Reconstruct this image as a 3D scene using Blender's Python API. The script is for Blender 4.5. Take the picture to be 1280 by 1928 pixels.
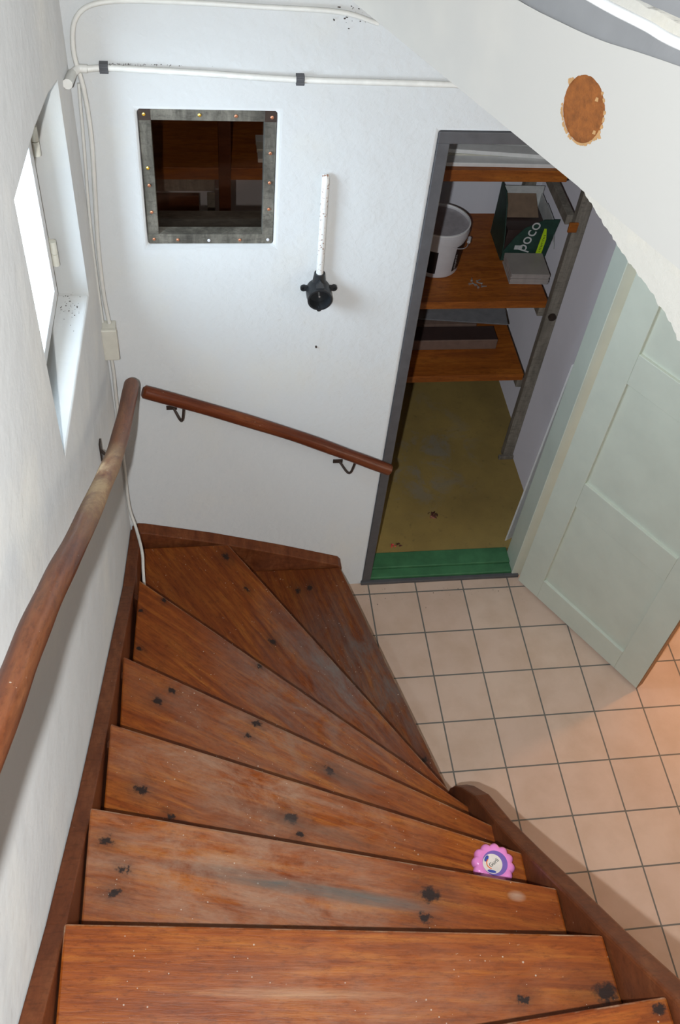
import bpy, bmesh, math, random
from mathutils import Vector, Matrix, noise
random.seed(7)
for o in list(bpy.data.objects): bpy.data.objects.remove(o)
SC = bpy.context.scene
COL = SC.collection
PI = math.pi

# ------------------------------------------------------------------ camera
RIGHT = Vector((0.98963, -0.118185, 0.08163)); DOWN = Vector((-0.040032, -0.772742, -0.633457)); FWD = Vector((0.137944, 0.62362, -0.76946))
CAM = Vector((0.274017, -2.284298, 3.297205))
cd = bpy.data.cameras.new('camera'); cam = bpy.data.objects.new('camera', cd); COL.objects.link(cam)
cd.sensor_fit = 'VERTICAL'; cd.sensor_height = 36; cd.sensor_width = 36; cd.lens = 34.052; cd.clip_start = 0.02
cam.matrix_world = Matrix(((RIGHT.x, -DOWN.x, -FWD.x, CAM.x), (RIGHT.y, -DOWN.y, -FWD.y, CAM.y), (RIGHT.z, -DOWN.z, -FWD.z, CAM.z), (0, 0, 0, 1)))
SC.camera = cam
# ------------------------------------------------------------------ view, world, lights
SC.view_settings.view_transform = 'Standard'; SC.view_settings.look = 'None'
SC.view_settings.gamma = 1; SC.view_settings.use_curve_mapping = False
SC.view_settings.exposure = 0.0
w = bpy.data.worlds.new('sky'); SC.world = w; w.use_nodes = True
bg = w.node_tree.nodes['Background']; bg.inputs[0].default_value = (0.86, 0.93, 1.0, 1); bg.inputs[1].default_value = 2.2
def light(name, kind, loc, energy, color, aim=None, **kw):
    d = bpy.data.lights.new(name, kind); d.energy = energy; d.color = color
    for k, v in kw.items(): setattr(d, k, v)
    o = bpy.data.objects.new(name, d); COL.objects.link(o); o.location = loc
    if aim is not None: o.rotation_euler = (Vector(aim) - Vector(loc)).to_track_quat('-Z', 'Y').to_euler()
    return o
# the camera's own pop-up flash (camera held upright: the flash is left of the lens)
F = CAM - RIGHT * 0.095 + DOWN * 0.06 - FWD * 0.03
light('camera_flash', 'SPOT', F, 185, (0.93, 0.965, 1.0), aim=F + FWD, spot_size=math.radians(125), spot_blend=0.4, shadow_soft_size=0.012)
# daylight through the stair window
light('window_daylight', 'AREA', (-0.50, -0.75, 2.15), 62, (0.66, 0.82, 1.0), aim=(0.6, -0.10, 1.6), shape='RECTANGLE', size=0.8, size_y=0.9)
# added soft fill for ambient light, placed upstairs behind the photographer
light('upstairs_fill', 'AREA', (1.4, -3.3, 4.3), 14, (0.92, 0.96, 1.0), aim=(0.6, -0.8, 1.0), shape='RECTANGLE', size=1.6, size_y=1.2)
# warm bulb in the room on the right, under the upper floor
light('room_bulb', 'POINT', (2.60, -0.28, 1.05), 15, (1.0, 0.40, 0.10), shadow_soft_size=0.05)

# added fill from the far side of the lower room, brightens the tiles
light('lower_room_fill', 'AREA', (3.3, -1.9, 1.5), 16, (1.0, 0.86, 0.70), aim=(0.9, -0.9, 0.3), shape='RECTANGLE', size=1.2, size_y=1.2)
# ------------------------------------------------------------------ node helpers
def newmat(name):
    m = bpy.data.materials.new(name); m.use_nodes = True
    nt = m.node_tree; return m, nt, nt.nodes['Principled BSDF']
def N(nt, t, **kw):
    n = nt.nodes.new(t)
    for k, v in kw.items():
        if k.startswith('_'): n.inputs[k[1:].replace('_', ' ')].default_value = v
        else: setattr(n, k, v)
    return n
def L(nt, a, b): nt.links.new(a, b)
def ramp(nt, src, stops):
    r = nt.nodes.new('ShaderNodeValToRGB'); e = r.color_ramp.elements
    while len(e) < len(stops): e.new(0.5)
    for i, (p, c) in enumerate(stops):
        e[i].position = p; e[i].color = c if len(c) == 4 else (*c, 1)
    L(nt, src, r.inputs[0]); return r.outputs[0]
def mixc(nt, fac, a, b, mode='MIX'):
    m = nt.nodes.new('ShaderNodeMix'); m.data_type = 'RGBA'; m.blend_type = mode
    for s, v in ((m.inputs[0], fac), (m.inputs[6], a), (m.inputs[7], b)):
        if hasattr(v, 'is_output'): L(nt, v, s)
        elif isinstance(v, (int, float)): s.default_value = v
        else: s.default_value = (*v, 1) if len(v) == 3 else v
    return m.outputs[2]
def math_(nt, op, a, b=None, clamp=False):
    m = nt.nodes.new('ShaderNodeMath'); m.operation = op; m.use_clamp = clamp
    for s, v in ((m.inputs[0], a), (m.inputs[1], b)):
        if v is None: continue
        if hasattr(v, 'is_output'): L(nt, v, s)
        else: s.default_value = v
    return m.outputs[0]
def noise_(nt, vec, scale, detail=4, rough=0.6, dist=0.0):
    n = N(nt, 'ShaderNodeTexNoise', _Scale=scale, _Detail=detail, _Roughness=rough, _Distortion=dist)
    if vec is not None: L(nt, vec, n.inputs['Vector'])
    return n.outputs['Fac']
def coord(nt, kind='Object', scale=(1, 1, 1), loc=(0, 0, 0)):
    t = nt.nodes.new('ShaderNodeTexCoord'); mp = nt.nodes.new('ShaderNodeMapping')
    mp.inputs['Scale'].default_value = scale; mp.inputs['Location'].default_value = loc
    L(nt, t.outputs[kind], mp.inputs[0]); return mp.outputs[0]
def bump(nt, bs, h, strength=0.3, dist=0.01):
    b = N(nt, 'ShaderNodeBump', _Strength=strength, _Distance=dist); L(nt, h, b.inputs['Height']); L(nt, b.outputs[0], bs.inputs['Normal'])
def plain(name, col, rough=0.6, metal=0.0, var=0.12, scale=30, bmp=0.0, spec=0.5):
    m, nt, bs = newmat(name); v = coord(nt)
    n = noise_(nt, v, scale)
    a = tuple(max(0, c * (1 - var)) for c in col); b = tuple(min(1, c * (1 + var)) for c in col)
    L(nt, ramp(nt, n, [(0.3, a), (0.7, b)]), bs.inputs['Base Color'])
    bs.inputs['Roughness'].default_value = rough; bs.inputs['Metallic'].default_value = metal
    bs.inputs['Specular IOR Level'].default_value = spec
    if bmp: bump(nt, bs, noise_(nt, v, scale * 4), bmp, 0.003)
    return m
def plaster(name, col=(0.76, 0.77, 0.76), strength=0.6, stain=(0.66, 0.62, 0.52), specks=True, scale=1.0):
    m, nt, bs = newmat(name); v = coord(nt)
    n1 = noise_(nt, v, 2.2 * scale, 5, 0.6); n2 = noise_(nt, v, 38 * scale, 4, 0.55, 0.3); n3 = noise_(nt, v, 9 * scale, 3, 0.5)
    c = mixc(nt, ramp(nt, n1, [(0.52, (0, 0, 0)), (0.85, (0.55, 0.55, 0.55))]), col, stain)
    if specks:
        vo = N(nt, 'ShaderNodeTexVoronoi', _Scale=22); L(nt, v, vo.inputs['Vector'])
        sp = ramp(nt, vo.outputs['Distance'], [(0.028, (1, 1, 1)), (0.04, (0, 0, 0))])
        pick = ramp(nt, noise_(nt, v, 5.5), [(0.66, (0, 0, 0)), (0.69, (1, 1, 1))])
        c = mixc(nt, math_(nt, 'MULTIPLY', sp, pick), c, (0.16, 0.14, 0.12))
    L(nt, c, bs.inputs['Base Color']); bs.inputs['Roughness'].default_value = 0.85; bs.inputs['Specular IOR Level'].default_value = 0.2; bs.inputs['Diffuse Roughness'].default_value = 1.0
    h = math_(nt, 'ADD', math_(nt, 'MULTIPLY', n2, 0.35), n3)
    bump(nt, bs, h, strength, 0.012)
    return m
def wood(name, dark, mid, light_, kind='Object', scale=(1.5, 22, 22), rough=0.4, worn=None, knots=(), wear=None, specks=False, loc=(0, 0, 0), bmp=0.15, tone=None, edge=None, streaks=()):
    """grain runs along x of the coordinates"""
    m, nt, bs = newmat(name)
    base = coord(nt, kind, (1, 1, 1), loc)
    sv = coord(nt, kind, scale, loc)
    if knots:
        sep = nt.nodes.new('ShaderNodeSeparateXYZ'); t = coord(nt, kind); L(nt, t, sep.inputs[0])
        kmask = None
        wob = noise_(nt, t, 60, 4, 0.7); 
        for (u, v, s) in knots:
            dx = math_(nt, 'MULTIPLY', math_(nt, 'SUBTRACT', sep.outputs[0], u), 0.75)
            dy = math_(nt, 'SUBTRACT', sep.outputs[1], v)
            d = math_(nt, 'SQRT', math_(nt, 'ADD', math_(nt, 'MULTIPLY', dx, dx), math_(nt, 'MULTIPLY', dy, dy)))
            d = math_(nt, 'ADD', d, math_(nt, 'MULTIPLY', math_(nt, 'SUBTRACT', wob, 0.5), 0.036))
            k = math_(nt, 'SUBTRACT', 1.0, math_(nt, 'DIVIDE', d, 0.0115 * s), clamp=True)
            k2 = math_(nt, 'SUBTRACT', 1.0, math_(nt, 'DIVIDE', d, 0.034 * s), clamp=True)
            k = math_(nt, 'MAXIMUM', math_(nt, 'MULTIPLY', k, 1.8, clamp=True), math_(nt, 'MULTIPLY', k2, 0.42))
            kmask = k if kmask is None else math_(nt, 'MAXIMUM', kmask, k)
    n1 = noise_(nt, sv, 2.0, 6, 0.65, 0.6); n2 = noise_(nt, base, 3.0, 4, 0.6)
    n3 = noise_(nt, sv, 9.0, 3, 0.7, 0.2)
    c = ramp(nt, n1, [(0.28, dark), (0.5, mid), (0.74, light_)])
    c = mixc(nt, ramp(nt, n2, [(0.35, (0, 0, 0)), (0.75, (0.6, 0.6, 0.6))]), c, dark)
    gr = noise_(nt, coord(nt, kind, (14, 45, 45), loc), 2.2, 6, 0.8)
    c = mixc(nt, ramp(nt, gr, [(0.36, (0.5, 0.5, 0.5)), (0.50, (0, 0, 0))]), c, tuple(x * 0.55 for x in dark))
    c = mixc(nt, ramp(nt, n3, [(0.3, (0.35, 0.35, 0.35)), (0.6, (0, 0, 0))]), c, tuple(x * 0.6 for x in dark))
    rv = rough
    if worn:
        (wu, wv, ru, rvv, amount, wcol) = worn
        sep2 = nt.nodes.new('ShaderNodeSeparateXYZ'); t2 = coord(nt, kind); L(nt, t2, sep2.inputs[0])
        dx = math_(nt, 'DIVIDE', math_(nt, 'SUBTRACT', sep2.outputs[0], wu), ru)
        dy = math_(nt, 'DIVIDE', math_(nt, 'SUBTRACT', sep2.outputs[1], wv), rvv)
        d = math_(nt, 'SQRT', math_(nt, 'ADD', math_(nt, 'MULTIPLY', dx, dx), math_(nt, 'MULTIPLY', dy, dy)))
        msk = math_(nt, 'SUBTRACT', 1.25, d, clamp=True)
        streak = noise_(nt, coord(nt, kind, (4, 9, 9), loc), 1.5, 8, 0.74, 0.5)
        fine = noise_(nt, coord(nt, kind, (60, 160, 160), loc), 1.0, 3, 0.7)
        f = math_(nt, 'MULTIPLY', msk, math_(nt, 'MULTIPLY', ramp(nt, streak, [(0.36, (0, 0, 0)), (0.62, (1, 1, 1))]), math_(nt, 'ADD', 0.45, math_(nt, 'MULTIPLY', fine, 0.9))), clamp=True)
        f = math_(nt, 'MULTIPLY', f, amount, clamp=True)
        c = mixc(nt, f, c, wcol)
        rv = math_(nt, 'ADD', rough, math_(nt, 'MULTIPLY', f, 0.35))
    if knots: c = mixc(nt, kmask, c, (0.022, 0.011, 0.008))
    if specks:
        vo = N(nt, 'ShaderNodeTexVoronoi', _Scale=38, voronoi_dimensions='2D' if kind == 'UV' else '3D'); L(nt, base, vo.inputs['Vector'])
        sz = math_(nt, 'MULTIPLY', math_(nt, 'POWER', noise_(nt, base, 23, 2, 0.8), 3.0), 0.42)
        sp = ramp(nt, math_(nt, 'DIVIDE', vo.outputs['Distance'], sz), [(0.55, (1, 1, 1)), (0.75, (0, 0, 0))])
        pick = ramp(nt, noise_(nt, base, 9, 2), [(0.54, (0, 0, 0)), (0.56, (1, 1, 1))])
        c = mixc(nt, math_(nt, 'MULTIPLY', math_(nt, 'MULTIPLY', sp, pick), 0.6), c, (0.6, 0.52, 0.42))
    if edge:
        se = nt.nodes.new('ShaderNodeSeparateXYZ'); L(nt, coord(nt, kind), se.inputs[0])
        ev = math_(nt, 'SUBTRACT', 1.0, math_(nt, 'DIVIDE', math_(nt, 'ABSOLUTE', math_(nt, 'SUBTRACT', se.outputs[1], edge[1])), 0.005), clamp=True)
        eu = math_(nt, 'SUBTRACT', 1.0, math_(nt, 'DIVIDE', math_(nt, 'ABSOLUTE', math_(nt, 'SUBTRACT', se.outputs[0], edge[0])), 0.006), clamp=True)
        ef = math_(nt, 'MULTIPLY', math_(nt, 'MAXIMUM', ev, eu), ramp(nt, noise_(nt, base, 16, 5, 0.7), [(0.42, (0, 0, 0)), (0.6, (0.9, 0.9, 0.9))]))
        c = mixc(nt, ef, c, (0.36, 0.25, 0.16))
    if streaks:
        for (su, sv_, ru_, rv_, am, sc_) in streaks:
            s3 = nt.nodes.new('ShaderNodeSeparateXYZ'); L(nt, coord(nt, kind), s3.inputs[0])
            dx = math_(nt, 'DIVIDE', math_(nt, 'SUBTRACT', s3.outputs[0], su), ru_); dy = math_(nt, 'DIVIDE', math_(nt, 'SUBTRACT', s3.outputs[1], sv_), rv_)
            dd_ = math_(nt, 'ADD', math_(nt, 'MULTIPLY', dx, dx), math_(nt, 'MULTIPLY', dy, dy))
            fm = math_(nt, 'MULTIPLY', math_(nt, 'SUBTRACT', 1.0, dd_, clamp=True), math_(nt, 'MULTIPLY', ramp(nt, n1, [(0.35, (0.2, 0.2, 0.2)), (0.6, (1, 1, 1))]), am))
            c = mixc(nt, fm, c, sc_)
    L(nt, c, bs.inputs['Base Color'])
    if hasattr(rv, 'is_output'): L(nt, rv, bs.inputs['Roughness'])
    else: bs.inputs['Roughness'].default_value = rv
    bs.inputs['Specular IOR Level'].default_value = 0.4
    bump(nt, bs, n3, bmp, 0.003)
    return m

# ------------------------------------------------------------------ geometry helpers
def obj(name, bm, mat, parent=None, bevel=0.0, smooth=False, seg=2):
    me = bpy.data.meshes.new(name)
    bmesh.ops.recalc_face_normals(bm, faces=bm.faces)
    bm.to_mesh(me); bm.free()
    for m in (mat if isinstance(mat, (list, tuple)) else [mat]): me.materials.append(m)
    if smooth:
        for p in me.polygons: p.use_smooth = True
    o = bpy.data.objects.new(name, me); COL.objects.link(o)
    if parent: o.parent = parent
    if bevel:
        b = o.modifiers.new('bevel', 'BEVEL'); b.width = bevel; b.segments = seg; b.limit_method = 'ANGLE'; b.angle_limit = math.radians(40)
        if not smooth: b.harden_normals = False
    return o
def smooth_angle(o, deg=40):
    for p in o.data.polygons: p.use_smooth = True
    o.data.set_sharp_from_angle(angle=math.radians(deg))
    return o
def thing(name, label, cat, loc=(0, 0, 0), rot=(0, 0, 0), group=None):
    o = bpy.data.objects.new(name, None); COL.objects.link(o); o.location = loc; o.rotation_euler = rot
    o.empty_display_size = 0.05
    o['label'] = label; o['category'] = cat
    if group: o['group'] = group
    return o
def tag(o, label, cat, group=None):
    o['label'] = label; o['category'] = cat
    if group: o['group'] = group
    return o
def struct(o): o['kind'] = 'structure'; return o
def box(bm, lo, hi, M=None):
    x0, y0, z0 = lo; x1, y1, z1 = hi
    vs = [Vector(p) for p in ((x0, y0, z0), (x1, y0, z0), (x1, y1, z0), (x0, y1, z0), (x0, y0, z1), (x1, y0, z1), (x1, y1, z1), (x0, y1, z1))]
    if M is not None: vs = [M @ v for v in vs]
    v = [bm.verts.new(p) for p in vs]
    for f in ((0, 3, 2, 1), (4, 5, 6, 7), (0, 1, 5, 4), (1, 2, 6, 5), (2, 3, 7, 6), (3, 0, 4, 7)): bm.faces.new([v[i] for i in f])
    return v
def boxo(name, lo, hi, mat, parent=None, bevel=0.002, M=None):
    bm = bmesh.new(); box(bm, lo, hi, M); return obj(name, bm, mat, parent, bevel)
def prism(bm, pts, off):
    """extrude planar 3-D polygon pts by vector off"""
    off = Vector(off); a = [bm.verts.new(Vector(p)) for p in pts]; b = [bm.verts.new(Vector(p) + off) for p in pts]
    n = len(pts); bm.faces.new(a); bm.faces.new(list(reversed(b)))
    for i in range(n): bm.faces.new((a[i], b[i], b[(i + 1) % n], a[(i + 1) % n]))
def tube(bm, pts, r, seg=12, cap=True):
    pts = [Vector(p) for p in pts]; rs = r if isinstance(r, (list, tuple)) else [r] * len(pts)
    rings = []; up = Vector((0.13, 0.21, 0.97))
    t0 = (pts[1] - pts[0]).normalized(); a = t0.cross(up).normalized()
    for i, p in enumerate(pts):
        t = ((pts[min(i + 1, len(pts) - 1)] - p).normalized() + (p - pts[max(i - 1, 0)]).normalized())
        t.normalize(); a = (a - t * a.dot(t)).normalized(); b = t.cross(a)
        rings.append([bm.verts.new(p + (a * math.cos(2 * PI * k / seg) + b * math.sin(2 * PI * k / seg)) * rs[i]) for k in range(seg)])
    for i in range(len(rings) - 1):
        for k in range(seg): bm.faces.new((rings[i][k], rings[i][(k + 1) % seg], rings[i + 1][(k + 1) % seg], rings[i + 1][k]))
    if cap: bm.faces.new(rings[0]); bm.faces.new(rings[-1])
def spline(pts, n=6):
    P = [Vector(p) for p in pts]; P = [P[0] * 2 - P[1]] + P + [P[-1] * 2 - P[-2]]; out = []
    for i in range(1, len(P) - 2):
        for k in range(n):
            t = k / n; a, b, c, d = P[i - 1], P[i], P[i + 1], P[i + 2]
            out.append(0.5 * ((2 * b) + (c - a) * t + (2 * a - 5 * b + 4 * c - d) * t * t + (3 * b - a - 3 * c + d) * t ** 3))
    out.append(P[-2]); return out
def lathe(bm, prof, seg=32, M=None, cap=True):
    rings = []
    for r, z in prof:
        ring = []
        for k in range(seg):
            a = 2 * PI * k / seg; p = Vector((r * math.cos(a), r * math.sin(a), z))
            ring.append(bm.verts.new(M @ p if M is not None else p))
        rings.append(ring)
    for i in range(len(rings) - 1):
        for k in range(seg): bm.faces.new((rings[i][k], rings[i][(k + 1) % seg], rings[i + 1][(k + 1) % seg], rings[i + 1][k]))
    if cap and prof[0][0] > 0: bm.faces.new(rings[0])
    if cap and prof[-1][0] > 0: bm.faces.new(rings[-1])
def text(name, body, size, M, mat, parent, depth=0.0004, sx=1.0):
    c = bpy.data.curves.new(name, 'FONT'); c.body = body; c.size = size; c.extrude = depth; c.align_x = 'CENTER'; c.align_y = 'CENTER'; c.resolution_u = 4
    to = bpy.data.objects.new('tmp', c); COL.objects.link(to)
    dg = bpy.context.evaluated_depsgraph_get(); me = bpy.data.meshes.new_from_object(to.evaluated_get(dg)); bpy.data.objects.remove(to)
    me.transform(Matrix.Diagonal((sx, 1, 1, 1))); me.transform(M); me.materials.append(mat); me.name = name
    o = bpy.data.objects.new(name, me); COL.objects.link(o); o.parent = parent; return o
def print_marks(name, length, height, M, mat, parent, n=11, seed=1):
    # illegible small print: a row of short upright strokes
    rnd = random.Random(seed); bm = bmesh.new(); step = length / n
    for i in range(n):
        x = -length / 2 + i * step; h = height * rnd.uniform(0.75, 1.0)
        box(bm, (x, -h / 2, 0), (x + step * 0.22, h / 2, 0.0004), M)
        if rnd.random() < 0.7: y = rnd.choice((-h / 2, h / 2 - height * 0.18, -height * 0.09)); box(bm, (x, y, 0), (x + step * 0.7, y + height * 0.18, 0.0004), M)
    return obj(name, bm, mat, parent)
def frame_mat(origin, x, y, z):
    x, y, z = Vector(x), Vector(y), Vector(z)
    return Matrix(((x.x, y.x, z.x, origin[0]), (x.y, y.y, z.y, origin[1]), (x.z, y.z, z.z, origin[2]), (0, 0, 0, 1)))

# ------------------------------------------------------------------ materials
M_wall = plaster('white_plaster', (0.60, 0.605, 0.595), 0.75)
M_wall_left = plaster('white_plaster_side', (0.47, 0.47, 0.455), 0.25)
M_rough = plaster('rough_plaster', (0.48, 0.47, 0.43), 0.9, (0.75, 0.66, 0.48), False, 1.6)
M_panel = plaster('painted_board', (0.45, 0.445, 0.42), 0.12, (0.72, 0.68, 0.58), False, 0.5)
M_pantry = plaster('pantry_plaster', (0.64, 0.64, 0.68), 0.35, (0.40, 0.40, 0.43), False, 0.6)
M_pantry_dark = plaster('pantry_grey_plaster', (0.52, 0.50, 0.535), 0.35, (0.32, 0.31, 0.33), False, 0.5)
M_grey = plain('dark_grey_paint', (0.085, 0.085, 0.09), 0.5, bmp=0.1)
M_greyband = plain('grey_paint', (0.27, 0.275, 0.28), 0.6, scale=5)
M_trim = plain('white_gloss', (0.84, 0.85, 0.85), 0.35, var=0.04)
M_sage = plain('sage_paint', (0.62, 0.665, 0.565), 0.42, var=0.05, scale=6, bmp=0.08)
M_green = plain('green_paint', (0.055, 0.175, 0.078), 0.4, var=0.2, scale=18)
M_rail = wood('rail_wood', (0.085, 0.018, 0.007), (0.16, 0.038, 0.012), (0.24, 0.075, 0.024), 'UV', (2.0, 14, 14), 0.3, specks=True)
M_rail_worn = wood('rail_wood_worn', (0.11, 0.027, 0.009), (0.22, 0.065, 0.02), (0.33, 0.125, 0.045), 'UV', (2.0, 14, 14), 0.35, worn=(0.86, 0.0, 0.36, 9.0, 1.35, (0.50, 0.35, 0.20)), specks=True)
M_string = wood('stringer_wood', (0.11, 0.029, 0.010), (0.20, 0.058, 0.019), (0.29, 0.105, 0.040), 'Object', (10, 2, 4), 0.45, specks=True)
M_riser = wood('riser_wood', (0.07, 0.018, 0.006), (0.12, 0.032, 0.01), (0.16, 0.05, 0.018), 'Object', (2, 2, 14), 0.5)
M_shelf = wood('shelf_wood', (0.22, 0.058, 0.011), (0.43, 0.125, 0.018), (0.60, 0.21, 0.03), 'Object', (1.6, 14, 14), 0.45)
M_raw = wood('weathered_wood', (0.045, 0.04, 0.032), (0.15, 0.138, 0.11), (0.30, 0.275, 0.225), 'Object', (10, 10, 3), 0.8)
M_lining = wood('dark_lining_wood', (0.05, 0.04, 0.032), (0.11, 0.09, 0.07), (0.17, 0.145, 0.115), 'Object', (4, 10, 10), 0.8)
M_post = wood('grey_post_wood', (0.17, 0.15, 0.125), (0.30, 0.27, 0.225), (0.42, 0.38, 0.32), 'Object', (14, 14, 1.5), 0.75)
M_board = plain('orange_board', (0.26, 0.085, 0.016), 0.85, var=0.3, scale=70, bmp=0.4)
M_tan = plain('torn_paper', (0.48, 0.28, 0.12), 0.9)
M_black = plain('black_bakelite', (0.022, 0.024, 0.026), 0.35)
M_cable = plain('white_cable', (0.68, 0.67, 0.62), 0.5, var=0.05)
M_pipe = plain('painted_pipe', (0.72, 0.71, 0.66), 0.45, var=0.08)
M_steel = plain('dull_steel', (0.62, 0.62, 0.61), 0.4, 0.75)
M_brass = plain('brass', (0.75, 0.50, 0.10), 0.35, 0.9)
M_copper = plain('rusty_copper', (0.50, 0.22, 0.12), 0.45, 0.6)
M_rust = plain('dark_iron', (0.07, 0.05, 0.04), 0.5, 0.5)
M_cream = plain('cream_paint', (0.66, 0.64, 0.55), 0.4, var=0.05)
M_whitep = plain('white_plastic', (0.66, 0.65, 0.67), 0.35, var=0.03)
M_gray_lid = plain('bucket_lid_grey', (0.42, 0.40, 0.42), 0.5)
M_blacklabel = plain('black_label', (0.012, 0.012, 0.014), 0.4)
M_whiteink = plain('white_ink', (0.65, 0.65, 0.65), 0.6)
M_cardgreen = plain('dark_green_card', (0.022, 0.06, 0.045), 0.55, var=0.25)
M_cardwhite = plain('white_card', (0.55, 0.56, 0.55), 0.8)
M_cardbrown = plain('brown_card', (0.22, 0.15, 0.10), 0.9)
M_lime = plain('lime_label', (0.55, 0.80, 0.02), 0.5, var=0.03)
M_darkink = plain('dark_ink', (0.02, 0.03, 0.02), 0.6)
M_tilegrey = plain('grey_tile', (0.34, 0.305, 0.28), 0.35, scale=8)
M_tileedge = plain('tile_edge', (0.42, 0.38, 0.36), 0.7)
M_boardw = plain('white_lath', (0.78, 0.78, 0.76), 0.6, var=0.06)
M_boardg = plain('grey_sheet', (0.22, 0.22, 0.23), 0.6)
M_darkpack = plain('dark_pack', (0.055, 0.035, 0.032), 0.3)
M_packside = plain('brown_pack_side', (0.20, 0.13, 0.10), 0.7)
M_pink = plain('pink_plastic', (0.82, 0.26, 0.60), 0.25, var=0.04)
M_purple = plain('purple_print', (0.20, 0.12, 0.42), 0.4)
M_creamprint = plain('cream_print', (0.78, 0.70, 0.62), 0.4)
M_orange = plain('orange_print', (0.85, 0.16, 0.03), 0.4)
M_blue = plain('blue_print', (0.05, 0.08, 0.35), 0.4)
M_leaf = plain('dry_leaf', (0.10, 0.03, 0.02), 0.8)
M_red = plain('red_plastic', (0.65, 0.05, 0.05), 0.5)
M_slab = plain('room_ceiling_paint', (0.70, 0.70, 0.68), 0.8)
def glass_mat(name='window_glass', tint=(0.95, 0.96, 0.96)):
    m, nt, bs = newmat(name); nt.nodes.remove(bs)
    tr = N(nt, 'ShaderNodeBsdfTransparent', _Color=(*tint, 1)); gl = N(nt, 'ShaderNodeBsdfGlossy', _Roughness=0.05); mx = nt.nodes.new('ShaderNodeMixShader'); mx.inputs[0].default_value = 0.035
    L(nt, tr.outputs[0], mx.inputs[1]); L(nt, gl.outputs[0], mx.inputs[2]); L(nt, mx.outputs[0], nt.nodes['Material Output'].inputs['Surface']); return m
M_glass = glass_mat(); M_glass_dirty = glass_mat('dusty_glass', (0.74, 0.71, 0.68))
def tile_mat():
    m, nt, bs = newmat('terracotta_tiles'); v = coord(nt)
    br = N(nt, 'ShaderNodeTexBrick', offset=0.0, squash=1.0, _Scale=1.0, _Mortar_Size=0.0030, _Mortar_Smooth=0.1, _Bias=0.0, _Brick_Width=0.2, _Row_Height=0.2)
    br.inputs['Color1'].default_value = (0.64, 0.49, 0.385, 1); br.inputs['Color2'].default_value = (0.61, 0.455, 0.36, 1); br.inputs['Mortar'].default_value = (0.15, 0.145, 0.13, 1)
    L(nt, v, br.inputs['Vector'])
    n = noise_(nt, v, 7, 5, 0.6)
    c = mixc(nt, ramp(nt, n, [(0.4, (0, 0, 0)), (0.7, (0.55, 0.55, 0.55))]), br.outputs['Color'], (0.49, 0.345, 0.245))
    c = mixc(nt, br.outputs['Fac'], c, (0.15, 0.145, 0.13))
    L(nt, c, bs.inputs['Base Color']); bs.inputs['Roughness'].default_value = 0.42; bs.inputs['Specular IOR Level'].default_value = 0.35
    h = math_(nt, 'ADD', math_(nt, 'MULTIPLY', br.outputs['Fac'], -1.0), math_(nt, 'MULTIPLY', n, 0.25)); bump(nt, bs, h, 0.4, 0.002)
    return m
M_tile = tile_mat()
def ochre_mat():
    m, nt, bs = newmat('ochre_floor_paint'); v = coord(nt)
    n = noise_(nt, v, 3.2, 6, 0.65); n2 = noise_(nt, v, 7, 6, 0.7, 0.5); n3 = noise_(nt, v, 40, 3)
    c = ramp(nt, n, [(0.3, (0.26, 0.185, 0.062)), (0.7, (0.39, 0.275, 0.085))])
    sep = nt.nodes.new('ShaderNodeSeparateXYZ'); L(nt, v, sep.inputs[0])
    dx = math_(nt, 'DIVIDE', math_(nt, 'SUBTRACT', sep.outputs[0], 1.22), 0.35); dy = math_(nt, 'DIVIDE', math_(nt, 'SUBTRACT', sep.outputs[1], 0.72), 0.38)
    d = math_(nt, 'ADD', math_(nt, 'MULTIPLY', dx, dx), math_(nt, 'MULTIPLY', dy, dy))
    msk = math_(nt, 'SUBTRACT', 1.3, d, clamp=True)
    f = math_(nt, 'MULTIPLY', msk, ramp(nt, n2, [(0.5, (0, 0, 0)), (0.62, (0.55, 0.55, 0.55))]))
    c = mixc(nt, f, c, (0.24, 0.24, 0.22))
    c = mixc(nt, ramp(nt, n3, [(0.25, (0.5, 0.5, 0.5)), (0.4, (0, 0, 0))]), c, (0.16, 0.12, 0.05))
    L(nt, c, bs.inputs['Base Color']); bs.inputs['Roughness'].default_value = 0.5; bump(nt, bs, n2, 0.15, 0.003)
    return m
M_ochre = ochre_mat()

# ------------------------------------------------------------------ setting
WN = Vector((0.99939, -0.0349, 0)); WT = Vector((-0.0349, -0.99939, 0))      # left wall: inward normal, direction towards the viewer
def wl(s, z, off=0.0): p = WT * s + WN * off; return Vector((p.x, p.y, z))
# floor (origin on a tile corner)
bm = bmesh.new(); box(bm, (-0.9, -3.6, -0.08), (3.4, -0.056, 0)); 
fl = struct(obj('floor', bm, M_tile)); fl.location = (0.736, 0.143, 0)
for v in fl.data.vertices: v.co.x += -0.736 + 0.6; v.co.y += 0.0
for v in fl.data.vertices:
    if v.co.y > -1: v.co.y = -0.020
bm = bmesh.new(); box(bm, (-0.05, 0.127, -0.08), (1.84, 1.45, 0.03)); pf = struct(obj('floor_pantry', bm, M_ochre))
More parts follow.
